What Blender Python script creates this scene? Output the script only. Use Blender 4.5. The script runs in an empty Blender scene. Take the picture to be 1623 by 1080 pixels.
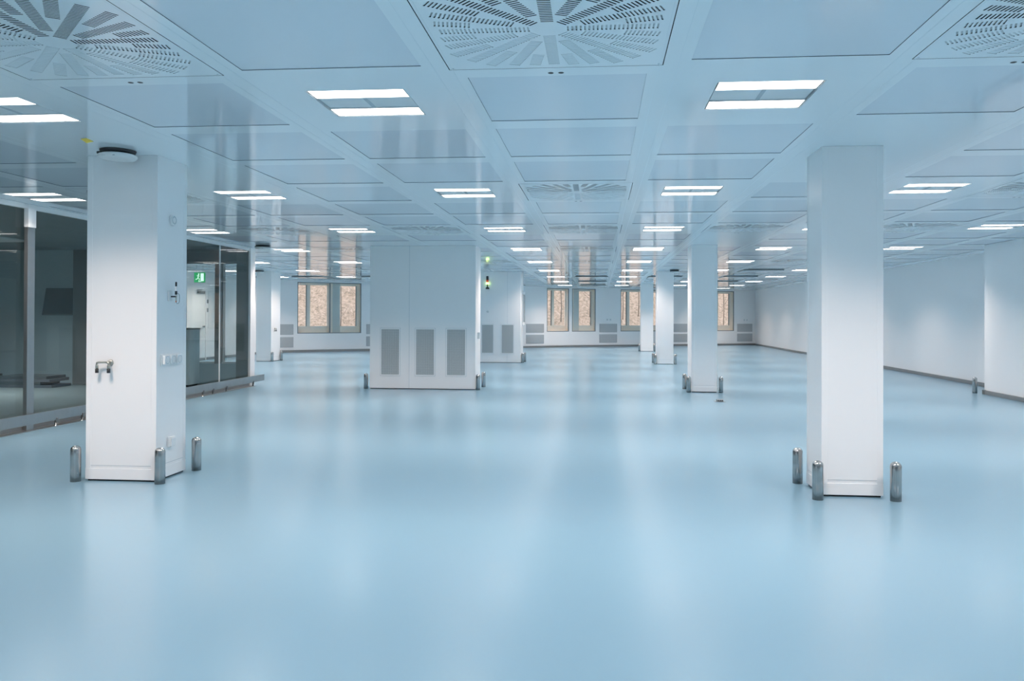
import bpy, bmesh, math, random
from mathutils import Vector, Matrix
from mathutils.geometry import delaunay_2d_cdt
PI = math.pi
sc = bpy.context.scene
C = sc.collection
random.seed(7)

H = 2.707            # ceiling height
M = 1.2              # ceiling module
X0, Y0 = -0.236, 3.622   # centre of ceiling cell (0, 0)

# ------------------------------------------------------------------ materials
def nt(name):
    m = bpy.data.materials.new(name); m.use_nodes = True
    t = m.node_tree
    return m, t, t.nodes['Principled BSDF']

def mat(name, col, rough=0.5, metal=0.0, spec=0.5, var=0.0, scale=3.0, bump=0.0, bscale=60.0, coat=0.0, ior=1.5, emis=None, es=0.0, stretch=None):
    m, t, b = nt(name)
    b.inputs['Base Color'].default_value = (*col, 1)
    b.inputs['Roughness'].default_value = rough
    b.inputs['Metallic'].default_value = metal
    b.inputs['IOR'].default_value = ior
    b.inputs['Specular IOR Level'].default_value = spec
    b.inputs['Coat Weight'].default_value = coat; b.inputs['Coat Roughness'].default_value = 0.16
    tc = t.nodes.new('ShaderNodeTexCoord')
    mp = t.nodes.new('ShaderNodeMapping')
    if stretch: mp.inputs['Scale'].default_value = stretch
    t.links.new(tc.outputs['Object'], mp.inputs['Vector'])
    if var > 0:
        n = t.nodes.new('ShaderNodeTexNoise'); n.inputs['Scale'].default_value = scale; n.inputs['Detail'].default_value = 4
        r = t.nodes.new('ShaderNodeMix'); r.data_type = 'RGBA'
        r.inputs['A'].default_value = (*[c*(1-var) for c in col], 1)
        r.inputs['B'].default_value = (*[min(1, c*(1+var)) for c in col], 1)
        t.links.new(mp.outputs[0], n.inputs['Vector'])
        t.links.new(n.outputs['Fac'], r.inputs['Factor'])
        t.links.new(r.outputs['Result'], b.inputs['Base Color'])
    if bump > 0:
        n2 = t.nodes.new('ShaderNodeTexNoise'); n2.inputs['Scale'].default_value = bscale; n2.inputs['Detail'].default_value = 3
        bp = t.nodes.new('ShaderNodeBump'); bp.inputs['Strength'].default_value = bump; bp.inputs['Distance'].default_value = 0.01
        t.links.new(mp.outputs[0], n2.inputs['Vector'])
        t.links.new(n2.outputs['Fac'], bp.inputs['Height']); t.links.new(bp.outputs[0], b.inputs['Normal'])
    if emis:
        b.inputs['Emission Color'].default_value = (*emis, 1); b.inputs['Emission Strength'].default_value = es
    return m

def glass(name, tint=(1, 1, 1), refl=1.0):
    m = bpy.data.materials.new(name); m.use_nodes = True
    t = m.node_tree; t.nodes.clear()
    out = t.nodes.new('ShaderNodeOutputMaterial')
    tr = t.nodes.new('ShaderNodeBsdfTransparent'); tr.inputs[0].default_value = (*tint, 1)
    gl = t.nodes.new('ShaderNodeBsdfGlossy'); gl.inputs['Roughness'].default_value = 0.01
    gl.inputs[0].default_value = (0.95*refl, 0.97*refl, 0.97*refl, 1)
    fr = t.nodes.new('ShaderNodeFresnel'); fr.inputs[0].default_value = 1.5
    mx = t.nodes.new('ShaderNodeMixShader')
    ge = t.nodes.new('ShaderNodeNewGeometry'); iv = t.nodes.new('ShaderNodeMath'); iv.operation = 'SUBTRACT'; iv.inputs[0].default_value = 1.0
    mu = t.nodes.new('ShaderNodeMath'); mu.operation = 'MULTIPLY'     # reflect once, on the face the light enters
    t.links.new(ge.outputs['Backfacing'], iv.inputs[1]); t.links.new(iv.outputs[0], mu.inputs[0]); t.links.new(fr.outputs[0], mu.inputs[1])
    t.links.new(mu.outputs[0], mx.inputs[0]); t.links.new(tr.outputs[0], mx.inputs[1]); t.links.new(gl.outputs[0], mx.inputs[2])
    t.links.new(mx.outputs[0], out.inputs[0])
    return m

WHITE = (0.90, 0.888, 0.885)
M_wall = mat('wall_panel_paint', WHITE, 0.32, var=0.008, scale=0.8, bump=0.02, bscale=6, spec=0.45)
M_clad = mat('column_sheet_paint', (0.90, 0.885, 0.88), 0.36, var=0.006, scale=1.2, bump=0.015, bscale=5, spec=0.4)
M_ceil = mat('ceiling_beam_paint', (0.92, 0.955, 0.98), 0.09, var=0.01, scale=0.6, ior=1.8)
M_panel = mat('ceiling_panel_coating', (0.79, 0.83, 0.885), 0.06, var=0.012, scale=0.5, ior=1.8)
M_floor = mat('blue_floor_coating', (0.188, 0.325, 0.420), 0.29, var=0.03, scale=0.35, ior=1.5, coat=0.35)
M_gap = mat('joint_shadow_gap', (0.03, 0.035, 0.04), 0.8)
M_edge = mat('panel_edge_shadow_line', (0.12, 0.14, 0.16), 0.7)  # recess walls coloured dark to paint the shadow line round each ceiling panel
M_fine = mat('fine_ceiling_joint', (0.62, 0.67, 0.70), 0.5)
M_seam = mat('panel_joint', (0.45, 0.50, 0.54), 0.6)
M_steel = mat('brushed_steel_reflection_streaks', (0.46, 0.46, 0.455), 0.22, metal=1.0, var=0.38, scale=70, bump=0.0, bscale=45, stretch=(1, 1, 0.01))  # vertical streaks of reflected surroundings painted into the steel colour
M_steelh = mat('satin_stainless_rail', (0.40, 0.42, 0.43), 0.42, metal=1.0, var=0.08, scale=12, bump=0.05, bscale=30)
M_base = mat('grey_skirting_metal', (0.30, 0.30, 0.30), 0.4, metal=0.6, var=0.05, scale=4)
M_dark = mat('black_plastic', (0.012, 0.015, 0.02), 0.45)
M_plastic = mat('white_plastic', (0.80, 0.80, 0.80), 0.35, var=0.005)
M_grille = mat('grille_bars_grey', (0.62, 0.64, 0.64), 0.45, metal=0.2)
M_grillb = mat('grille_back_grey', (0.28, 0.30, 0.31), 0.7)
M_farg = mat('low_grille_grey', (0.36, 0.37, 0.40), 0.5, var=0.03, scale=20)
M_frame = mat('cream_window_frame', (0.97, 0.86, 0.76), 0.5, var=0.02, scale=5)
M_pier = mat('pale_grey_facade_pier', (0.68, 0.70, 0.68), 0.6, var=0.03, scale=4)
M_dkfr = mat('grey_window_frame', (0.22, 0.24, 0.25), 0.4, metal=0.4)
M_glass = glass('window_glass', (0.985, 0.99, 0.985))
M_pglass = glass('partition_glass', (0.80, 0.84, 0.84), 0.9)
M_mull = mat('grey_mullion', (0.30, 0.31, 0.31), 0.4, metal=0.5)
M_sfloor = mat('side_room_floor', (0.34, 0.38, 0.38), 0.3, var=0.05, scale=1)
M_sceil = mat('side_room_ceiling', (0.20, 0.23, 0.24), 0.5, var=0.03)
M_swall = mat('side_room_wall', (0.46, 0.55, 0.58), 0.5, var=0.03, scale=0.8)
M_board = mat('dark_grey_board', (0.10, 0.12, 0.13), 0.4, var=0.05)
M_cab = mat('pale_blue_cabinet', (0.74, 0.82, 0.85), 0.4)
M_stack = mat('grey_stacked_sheet', (0.14, 0.155, 0.18), 0.45, var=0.15, scale=5)
M_yellow = mat('yellow_label', (0.85, 0.62, 0.06), 0.6)
M_brass = mat('worn_nickel', (0.50, 0.48, 0.43), 0.32, metal=1.0, var=0.1, scale=20)
M_red = mat('red_lens', (0.45, 0.04, 0.02), 0.3, emis=(1, 0.12, 0.04), es=0.25)
M_greenlit = mat('green_lens_lit', (0.3, 0.8, 0.1), 0.3, emis=(0.62, 1.0, 0.28), es=6.5)
M_exit = mat('exit_sign_green_lit', (0.02, 0.35, 0.10), 0.4, emis=(0.03, 0.55, 0.16), es=0.6)
M_exitw = mat('exit_sign_white_lit', (0.8, 0.9, 0.8), 0.4, emis=(0.8, 1, 0.85), es=1.4)
M_tray = mat('luminaire_tray', (0.70, 0.73, 0.75), 0.3, bump=0.02)
M_blade = mat('slot_blade_paint', (0.66, 0.70, 0.72), 0.45)
M_void = mat('plenum_black', (0.02, 0.022, 0.025), 0.9)
M_trunk = mat('tree_bark', (0.24, 0.19, 0.16), 0.9, var=0.3, scale=8)
M_door = mat('door_leaf_white', (0.82, 0.83, 0.83), 0.35)
M_skin = mat('orange_cable_tip', (0.55, 0.16, 0.08), 0.4)

def mat_strip():
    m, t, b = nt('led_strip_diffuser')
    b.inputs['Base Color'].default_value = (0.9, 0.9, 0.9, 1)
    tc = t.nodes.new('ShaderNodeTexCoord'); vo = t.nodes.new('ShaderNodeTexVoronoi'); vo.inputs['Scale'].default_value = 22
    mr = t.nodes.new('ShaderNodeMapRange'); mr.inputs['To Min'].default_value = 7.0; mr.inputs['To Max'].default_value = 6.0
    t.links.new(tc.outputs['Object'], vo.inputs['Vector']); t.links.new(vo.outputs['Distance'], mr.inputs['Value'])
    t.links.new(mr.outputs[0], b.inputs['Emission Strength'])
    b.inputs['Emission Color'].default_value = (1.0, 0.96, 0.92, 1)
    return m
M_strip = mat_strip()

def mat_hill():
    m, t, b = nt('autumn_hillside')
    b.inputs['Roughness'].default_value = 0.95
    tc = t.nodes.new('ShaderNodeTexCoord')
    n = t.nodes.new('ShaderNodeTexNoise'); n.inputs['Scale'].default_value = 7.0; n.inputs['Detail'].default_value = 8; n.inputs['Roughness'].default_value = 0.75
    cr = t.nodes.new('ShaderNodeValToRGB')
    e = cr.color_ramp.elements
    e[0].position = 0.36; e[0].color = (0.13, 0.10, 0.075, 1)
    e[1].position = 0.66; e[1].color = (0.58, 0.42, 0.36, 1)
    k = cr.color_ramp.elements.new(0.5); k.color = (0.38, 0.28, 0.22, 1)
    t.links.new(tc.outputs['Object'], n.inputs['Vector']); t.links.new(n.outputs['Fac'], cr.inputs[0]); t.links.new(cr.outputs[0], b.inputs['Base Color'])
    return m
M_hill = mat_hill()

# ------------------------------------------------------------------ mesh helpers
class MB:
    def __init__(s): s.bm = bmesh.new(); s.mats = []
    def mi(s, m):
        if m not in s.mats: s.mats.append(m)
        return s.mats.index(m)
    def quad(s, pts, m):
        f = s.bm.faces.new([s.bm.verts.new(p) for p in pts]); f.material_index = s.mi(m); return f
    def box(s, x0, x1, y0, y1, z0, z1, m, bev=0.0):
        mtx = Matrix.Translation(((x0+x1)/2, (y0+y1)/2, (z0+z1)/2)) @ Matrix.Diagonal((abs(x1-x0), abs(y1-y0), abs(z1-z0), 1))
        r = bmesh.ops.create_cube(s.bm, size=1, matrix=mtx)
        fs = set(f for v in r['verts'] for f in v.link_faces)
        k = s.mi(m)
        for f in fs: f.material_index = k
        if bev > 0:
            es = set(e for v in r['verts'] for e in v.link_edges)
            rr = bmesh.ops.bevel(s.bm, geom=list(es), offset=bev, segments=2, affect='EDGES', profile=0.6)
            for f in rr['faces']: f.material_index = k
        return s
    def lathe(s, prof, m, seg=32, at=(0, 0, 0), axis='Z', smooth=True):
        # prof: list of (r, h)
        k = s.mi(m); rings = []
        for r, h in prof:
            ring = []
            if r < 1e-6:
                ring = [s.bm.verts.new(s._ax(0, 0, h, at, axis))]
            else:
                for i in range(seg):
                    a = 2*PI*i/seg
                    ring.append(s.bm.verts.new(s._ax(r*math.cos(a), r*math.sin(a), h, at, axis)))
            rings.append(ring)
        for a, b in zip(rings[:-1], rings[1:]):
            for i in range(seg):
                j = (i+1) % seg
                if len(a) == 1 and len(b) == 1: continue
                if len(a) == 1: vs = [a[0], b[j], b[i]]
                elif len(b) == 1: vs = [a[i], a[j], b[0]]
                else: vs = [a[i], a[j], b[j], b[i]]
                f = s.bm.faces.new(vs); f.material_index = k; f.smooth = smooth
        return s
    def _ax(s, x, y, h, at, axis):
        if axis == 'Z': v = (x, y, h)
        elif axis == 'X': v = (h, x, y)
        else: v = (x, h, y)
        return (v[0]+at[0], v[1]+at[1], v[2]+at[2])
    def tube(s, pts, r, m, seg=12):
        k = s.mi(m); pts = [Vector(p) for p in pts]; rings = []
        for i, p in enumerate(pts):
            d = (pts[min(i+1, len(pts)-1)] - pts[max(i-1, 0)]).normalized()
            u = d.orthogonal().normalized() if i == 0 else (pu - d*pu.dot(d)).normalized()
            pu = u; w = d.cross(u)
            rings.append([s.bm.verts.new(p + (u*math.cos(2*PI*j/seg) + w*math.sin(2*PI*j/seg))*r) for j in range(seg)])
        for a, b in zip(rings[:-1], rings[1:]):
            for j in range(seg):
                f = s.bm.faces.new([a[j], a[(j+1) % seg], b[(j+1) % seg], b[j]]); f.material_index = k; f.smooth = True
        for ring in (rings[0], rings[-1]):
            f = s.bm.faces.new(ring); f.material_index = k
        return s
    def done(s, name, parent=None, loc=None, rot=None, recalc=True):
        if recalc: bmesh.ops.recalc_face_normals(s.bm, faces=s.bm.faces)
        me = bpy.data.meshes.new(name); s.bm.to_mesh(me); s.bm.free()
        for m in s.mats: me.materials.append(m)
        o = bpy.data.objects.new(name, me); C.objects.link(o)
        if parent: o.parent = parent
        if loc: o.location = loc
        if rot: o.rotation_euler = rot
        return o

def struct(o):
    o['kind'] = 'structure'; return o
def tag(o, label, cat, group=None):
    o['label'] = label; o['category'] = cat
    if group: o['group'] = group
    return o
def thing(name, label, cat, loc=(0, 0, 0), rotz=0, group=None):
    o = bpy.data.objects.new(name, None); C.objects.link(o)
    o.empty_display_size = 0.1
    o.location = loc; o.rotation_euler = (0, 0, rotz)
    return tag(o, label, cat, group)
def dup(root, loc, rotz=None, label=None, group=None):
    r = root.copy(); C.objects.link(r); r.location = loc
    if rotz is not None: r.rotation_euler = (0, 0, rotz)
    if label: r['label'] = label
    if group: r['group'] = group
    for ch in list(root.children):
        c = ch.copy(); C.objects.link(c); c.parent = r
        for g in list(ch.children):
            d = g.copy(); C.objects.link(d); d.parent = c
    return r
ORD = ['first', 'second', 'third', 'fourth', 'fifth', 'sixth', 'seventh', 'eighth', 'ninth', 'tenth', 'eleventh', 'twelfth']

# ------------------------------------------------------------------ shell
FW = [(-12.1, 28.23), (-1.27, 35.65), (7.75, 40.0)]    # inside line of the far facade, bending round
XL, XR, XRn, YB = -12.1, 7.75, 6.98, -9.0
XG = -6.8            # glass partition line
YE = 14.92           # end of the glazed side room
T = 0.12

mb = MB(); mb.box(XG, 9, YB-0.2, 41.5, -0.1, 0, M_floor); mb.box(-13.7, XG, 15.1, 41.5, -0.1, 0, M_floor)
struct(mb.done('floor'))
mb = MB(); mb.box(-13.6, XG, 2.0, 15.1, -0.1, 0, M_sfloor); struct(mb.done('floor_side_room'))

# right wall: a far stretch and a nearer stretch that stands further in
mb = MB(); mb.box(XR, XR+T, 15.0, 40.2, 0, H, M_wall)
struct(mb.done('wall_right'))
mb = MB(); mb.box(XRn, XR+T, YB, 15.0, 0, H, M_wall)
struct(mb.done('wall_right_near'))
mb = MB(); mb.box(XR-0.035, XR, 15.0, 39.85, 0.0, 0.075, M_base, 0.006); struct(mb.done('baseboard_right'))
mb = MB(); mb.box(XRn-0.035, XRn, YB+0.1, 14.93, 0.0, 0.075, M_base, 0.006); mb.box(XRn-0.04, XRn, 14.93, 15.01, 0.0, 0.08, M_dkfr, 0.004); struct(mb.done('baseboard_right_near'))
mb = MB(); mb.box(XG, XR+T, YB-T, YB, 0, H, M_wall); struct(mb.done('wall_back'))
mb = MB(); mb.box(XL-T, XL, YE+0.2, 28.4, 0, H, M_wall); struct(mb.done('wall_left'))
mb = MB(); mb.box(XL, XL+0.03, YE+0.2, 28.2, 0, 0.075, M_base); struct(mb.done('baseboard_left'))

class Facet:
    def __init__(s, i):
        a = Vector((*FW[i], 0)); b = Vector((*FW[i+1], 0)); s.a = a; s.d = (b-a).normalized(); s.L = (b-a).length
        s.rot = math.atan2(s.d.y, s.d.x)      # local x along the wall, local +y outward
    def at(s, x, z=0): p = s.a + s.d*x; return (p.x, p.y, z)
F = [Facet(i) for i in range(2)]

# windows (facet, s0, s1, z0, z1, kind): kind L = two panes and slim mullion, R = pier and one pane, LR = both lights
S1 = 0.0
def sofs(f, x):  # distance along facet f of world x
    return (x - FW[f][0])/F[f].d.x
wins = [(0, sofs(0, -11.28), sofs(0, -9.25), 'LR'),
        (0, sofs(0, -2.29), sofs(0, -1.335), 'L'),
        (1, sofs(1, -1.20), sofs(1, -0.14), 'R'),
        (1, sofs(1, 1.01), sofs(1, 3.39), 'LR'),
        (1, sofs(1, 4.42), sofs(1, 6.61), 'LR')]
# two more windows of the same row, mostly behind the shafts
wins += [(0, sofs(0, -8.05), sofs(0, -6.1), 'LR'), (0, sofs(0, -5.3), sofs(0, -3.6), 'LR')]
ZW0, ZW1 = 0.70, 2.645
for i, f in enumerate(F):
    ops = sorted((w[1], w[2]) for w in wins if w[0] == i)
    mb = MB(); x = 0.0
    L0 = -0.05 if i == 0 else 0.0
    x = L0
    for s0, s1 in ops:
        mb.box(x, s0, 0, T, 0, H, M_wall); mb.box(s0, s1, 0, T, 0, ZW0, M_wall); mb.box(s0, s1, 0, T, ZW1, H, M_wall); x = s1
    mb.box(x, f.L, 0, T, 0, H, M_wall)
    struct(mb.done('wall_far', loc=(f.a.x, f.a.y, 0), rot=(0, 0, f.rot)))
    mb = MB(); mb.box(0.08 if i == 0 else -0.012, f.L if i == 0 else f.L-0.03, -0.03, 0, 0, 0.085, M_base); struct(mb.done('baseboard_far', loc=(f.a.x, f.a.y, 0), rot=(0, 0, f.rot)))

def light_L(fr, gl, x0, x1, z0, z1, yo):
    # bottom board, head, stiles, mullion
    w = x1-x0
    fr.box(x0, x1, yo, yo+0.06, z0, z0+0.26, M_frame); fr.box(x0, x1, yo-0.03, yo+0.09, z0+0.13, z0+0.16, M_frame)
    fr.box(x0, x1, yo, yo+0.06, z1-0.09, z1, M_frame)
    fr.box(x0+0.32*w, x0+0.42*w, yo-0.02, yo+0.07, z0+0.26, z1-0.09, M_frame); fr.box(x0+0.295*w, x0+0.325*w, yo-0.01, yo+0.05, z0+0.26, z1-0.09, M_dkfr)
    fr.box(x1-0.05, x1, yo, yo+0.06, z0, z1, M_frame)
    gl.box(x0, x0+0.32*w, yo+0.025, yo+0.03, z0+0.26, z1-0.09, M_glass)
    gl.box(x0+0.42*w, x1-0.05, yo+0.025, yo+0.03, z0+0.26, z1-0.09, M_glass)
def light_R(fr, gl, x0, x1, z0, z1, yo):
    w = x1-x0
    fr.box(x0, x0+0.12*w, yo-0.05, yo+0.08, z0, z1, M_frame)
    fr.box(x0+0.12*w, x0+0.37*w, yo, yo+0.1, z0, z1, M_pier)
    fr.box(x0+0.37*w, x1, yo, yo+0.06, z0, z0+0.26, M_frame); fr.box(x0+0.37*w, x1, yo, yo+0.06, z1-0.1, z1, M_frame)
    fr.box(x1-0.10*w, x1, yo, yo+0.06, z0+0.26, z1-0.1, M_frame); fr.box(x1-0.12*w, x1-0.10*w, yo-0.01, yo+0.05, z0+0.26, z1-0.1, M_dkfr)
    gl.box(x0+0.37*w, x1-0.12*w, yo+0.025, yo+0.03, z0+0.26, z1-0.1, M_glass)
for n, (fi, s0, s1, kind) in enumerate(wins):
    f = F[fi]; w = s1-s0
    root = bpy.data.objects.new('window_%d' % (n+1), None); C.objects.link(root); root.location = f.at(s0); root.rotation_euler = (0, 0, f.rot); struct(root)
    b = MB(); t = 0.03       # dark inner frame flush with the wall
    b.box(0, w, 0.0, 0.05, ZW0, ZW0+t, M_dkfr); b.box(0, w, 0.0, 0.05, ZW1-t, ZW1, M_dkfr)
    b.box(0, t, 0.0, 0.05, ZW0+t, ZW1-t, M_dkfr); b.box(w-t, w, 0.0, 0.05, ZW0+t, ZW1-t, M_dkfr)
    if kind == 'LR': b.box(w/2-0.022, w/2+0.022, 0.0, 0.05, ZW0+t, ZW1-t, M_dkfr)
    b.done('inner_frame', root)
    b = MB(); b.box(t, w-t, 0.02, 0.026, ZW0+t, ZW1-t, M_glass); b.done('inner_pane', root)
    b = MB()                 # reveal
    b.box(-0.02, w+0.02, 0.051, 0.22, ZW0-0.03, ZW0+0.012, M_frame); b.box(-0.02, w+0.02, 0.051, 0.22, ZW1-0.012, ZW1+0.03, M_frame)
    b.box(-0.02, 0.01, 0.051, 0.22, ZW0, ZW1, M_frame); b.box(w-0.01, w+0.02, 0.051, 0.22, ZW0, ZW1, M_frame)
    b.done('reveal', root)
    fr, gl = MB(), MB(); za, zb = ZW0+0.012, ZW1-0.012
    if kind in ('L',): light_L(fr, gl, 0.01, w-0.01, za, zb, 0.22)
    elif kind == 'R': light_R(fr, gl, 0.01, w-0.01, za, zb, 0.22)
    else: light_L(fr, gl, 0.01, w/2, za, zb, 0.22); light_R(fr, gl, w/2, w-0.01, za, zb, 0.22)
    fr.done('outer_frame', root); gl.done('outer_pane', root)

# ------------------------------------------------------------------ ceiling
def far_limit(x):
    for (ax, ay), (bx, by) in zip(FW[:-1], FW[1:]):
        if ax <= x <= bx: return ay + (x-ax)/(bx-ax)*(by-ay)
    return FW[0][1] if x < FW[0][0] else FW[-1][1]
LIGHT_ROWS = [-5, -2, 1, 4, 7, 10, 13, 16, 19, 22, 25, 28]
lights, diffs = [], []
for j in LIGHT_ROWS:
    for i in (-9, -7, -5, -3, -1, 1, 3, 5):
        x, y = X0+i*M, Y0+j*M
        if i < -5 and y < 16.5: continue
        if (i, j) == (-3, 16): continue
        if i == -5 and y < 0 and j < -6: continue
        if y > far_limit(x-0.5)-0.45: continue
        lights.append((i, j))
diffs = [(-2, 0), (0, 0), (2, 0), (-4, 0), (4, 0), (-4, 4), (0, 4), (4, 4), (-4, 7), (-2, 7), (0, 7), (2, 7), (4, 7),
         (0, 10), (4, 10), (-4, 10), (-2, 13), (0, 13), (4, 13), (-4, 13), (0, 16), (-4, 16)]
diffs = [d for d in diffs]
dropped = [(4, 16), (-8, 19), (-6, 19), (0, 19), (2, 19), (4, 19), (0, 22), (4, 22), (0, 25), (2, 25)]
plain = {(-3, 2), (-3, 3), (2, 2), (2, 3), (2, 9), (2, 8), (-3, 9), (-2, 9), (2, 15), (2, 23), (2, 24), (-8, 16), (-8, 15), (-3, 16)}
mb = MB()
z = H
bm_panels = 0.41*M
for i in range(-11, 8):
    for j in range(-11, 32):
        cx, cy = X0+i*M, Y0+j*M
        x0, x1, y0, y1 = cx-M/2, cx+M/2, cy-M/2, cy+M/2
        if x1 < XG+0.01 and y1 < YE+0.2: continue
        if y0 > far_limit(max(x0, FW[0][0]))+0.8 and y0 > far_limit(min(x1, 7.7))+0.1: continue
        if x0 < XG and y0 < YE+0.2 and x1 > XG and y1 > 0:
            x0 = XG if y1 < YE+0.3 else x0
        def ring(hx, hy, rec, inner, wallm):
            a = [(x0, y0), (x1, y0), (x1, y1), (x0, y1)]
            b = [(cx-hx, cy-hy), (cx+hx, cy-hy), (cx+hx, cy+hy), (cx-hx, cy+hy)]
            for k in range(4):
                l = (k+1) % 4
                mb.quad([(*a[k], z), (*a[l], z), (*b[l], z), (*b[k], z)], M_ceil)
                if rec: mb.quad([(*b[k], z), (*b[l], z), (*b[l], z+rec), (*b[k], z+rec)], wallm)
            if inner: mb.quad([(*p, z+rec) for p in b], inner)
        if i == 7: x1 = XR+0.05
        if x0 > cx-0.5 or i == 7 or (i, j) in plain:
            mb.quad([(x0, y0, z), (x1, y0, z), (x1, y1, z), (x0, y1, z)], M_ceil)
        elif (i, j) in lights: ring(0.298, 0.298, 0.0, None, M_ceil)
        elif (i, j) in diffs: ring(0.570, 0.570, 0.0, None, M_ceil)
        elif (i, j) in dropped: ring(0.52, 0.52, 0.02, M_void, M_gap)
        else: ring(bm_panels, bm_panels, 0.0035, M_panel, M_edge)
# joints between the long ceiling profiles
for i in range(-11, 8):
    x = X0+(i-0.5)*M
    if x > XRn-0.3: continue
    ya = 15.3 if x < XG+0.05 else YB
    for dx in (-0.048, 0.048): mb.box(x+dx-0.001, x+dx+0.001, ya, far_limit(x)-0.1, z-0.0004, z+0.0002, M_fine)
struct(mb.done('ceiling', recalc=False))
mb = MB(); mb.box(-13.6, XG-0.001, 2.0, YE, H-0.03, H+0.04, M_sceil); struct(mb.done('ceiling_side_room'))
mb = MB(); mb.quad([(x_, y_, H+0.45) for x_, y_ in [(-13.9, YB-0.3), (9, YB-0.3), (9, 40.6), (7.75, 40.1), (-1.27, 35.75), (-12.1, 28.33), (-13.9, 27.2)]], M_void)
bmesh.ops.solidify(mb.bm, geom=mb.bm.faces[:], thickness=0.05); struct(mb.done('ceiling_slab'))

# ------------------------------------------------------------------ ceiling luminaires
def row_name(j): return ORD[(j-1)//3] if j > 0 else None
LINE = {-9: 'fifth line left of centre', -7: 'fourth line left of centre', -5: 'third line left of centre', -3: 'second line left of centre', -1: 'line just left of centre',
        1: 'line just right of centre', 3: 'second line right of centre', 5: 'line along the right wall'}
def light_label(i, j):
    if j < 0: return 'square recessed ceiling light behind the viewpoint, %s' % LINE[i]
    return 'ceiling light with two bright strips, %s row from the front, %s' % (row_name(j), LINE[i])
lt = thing('ceiling_light', '', 'ceiling light', (0, 0, H), group='recessed twin strip ceiling lights')
b = MB()   # housing
hx, d = 0.296, 0.045
b.quad([(-hx, -0.296, d), (hx, -0.296, d), (hx, 0.296, d), (-hx, 0.296, d)], M_tray)
b.box(-0.288, 0.288, -0.12, 0.12, 0.012, 0.02, M_tray)
for a0, a1 in (((-hx, -0.296), (hx, -0.296)), ((hx, -0.296), (hx, 0.296)), ((hx, 0.296), (-hx, 0.296)), ((-hx, 0.296), (-hx, -0.296))):
    b.quad([(*a0, 0), (*a1, 0), (*a1, d), (*a0, d)], M_tray)
b.box(-0.012, 0.012, -0.118, 0.118, 0.009, 0.0125, M_seam)
b.done('housing', lt)
for s in (-1, 1):
    b = MB(); y0, y1 = sorted((s*0.125, s*0.288)); b.box(-0.288, 0.288, y0, y1, 0.0045, 0.02, M_tray); b.quad([(-0.286, y0+0.002, 0.004), (-0.286, y1-0.002, 0.004), (0.286, y1-0.002, 0.004), (0.286, y0+0.002, 0.004)], M_strip); b.done('light_strip', lt, recalc=False)
LP = 37.5
for k, (i, j) in enumerate(lights):
    loc = (X0+i*M, Y0+j*M, H)
    if k == 0: lt.location = loc; lt['label'] = light_label(i, j)
    else: dup(lt, loc, label=light_label(i, j))
ld = bpy.data.lights.new('luminaire_output', 'AREA'); ld.shape = 'RECTANGLE'; ld.size = 0.56; ld.size_y = 0.56; ld.spread = math.radians(126)
ld.energy = LP; ld.color = (1.0, 0.825, 0.725)
for i, j in lights:
    o = bpy.data.objects.new('luminaire_output', ld); C.objects.link(o); o.location = (X0+i*M, Y0+j*M, H-0.004)

# ------------------------------------------------------------------ swirl diffusers
rays = []
for k in range(8): rays.append((k*45.0, 0.092))
for k in range(8): rays.append((22.5+k*45.0, 0.175))
for k in range(16): rays.append((11.25+k*22.5, 0.365))
slots = []
for ang, r0 in rays:
    a = math.radians(ang); u = Vector((math.cos(a), math.sin(a))); v = Vector((-u.y, u.x)); r = r0
    while True:
        c = u*r
        if max(abs(c.x), abs(c.y)) > 0.515 or r > 0.60: break
        slots.append((c, u, v)); r += 0.0195
SW, SL = 0.0044, 0.029
dl = thing('ceiling_diffuser', '', 'ceiling diffuser', (0, 0, H), group='square swirl air diffusers')
P = 0.5655
vs = [Vector((-P, -P)), Vector((P, -P)), Vector((P, P)), Vector((-P, P))]; faces = [[0, 1, 2, 3]]
for c, u, v in slots:
    n = len(vs)
    vs += [c-u*SW-v*SL, c+u*SW-v*SL, c+u*SW+v*SL, c-u*SW+v*SL]; faces.append([n, n+1, n+2, n+3])
ov, oe, of, _, _, fo = delaunay_2d_cdt(vs, [], faces, 0, 1e-5)
b = MB(); bv = [b.bm.verts.new((p.x, p.y, 0.0)) for p in ov]; km = b.mi(M_ceil)
for tri, org in zip(of, fo):
    if 0 in org and len(org) == 1:
        f = b.bm.faces.new([bv[q] for q in tri]); f.material_index = km
b.done('face_plate', dl, recalc=False)
b = MB()
for c, u, v in slots:   # inclined blade behind every slot, rising inward from the outer lip
    o1, o2 = c+u*SW-v*SL, c+u*SW+v*SL; q1, q2 = c-u*(SW+0.004)-v*SL, c-u*(SW+0.004)+v*SL
    b.quad([(o1.x, o1.y, 0.0005), (o2.x, o2.y, 0.0005), (q2.x, q2.y, 0.0085), (q1.x, q1.y, 0.0085)], M_blade)
b.done('slot_blade', dl, recalc=False)
b = MB(); b.box(-0.58, 0.58, -0.58, 0.58, 0.25, 0.255, M_void)
for sx, sy in ((1, 0), (-1, 0), (0, 1), (0, -1)):
    if sx: b.box(sx*0.58-0.004, sx*0.58+0.004, -0.58, 0.58, 0.002, 0.25, M_void)
    else: b.box(-0.58, 0.58, sy*0.58-0.004, sy*0.58+0.004, 0.002, 0.25, M_void)
b.done('plenum_box', dl)
for sx in (-1, 1):
    b = MB(); b.lathe([(0, -0.0015), (0.005, -0.0015), (0.006, 0.001)], M_seam, 12, (sx*0.545, 0.545, 0)); b.done('screw', dl)
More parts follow.
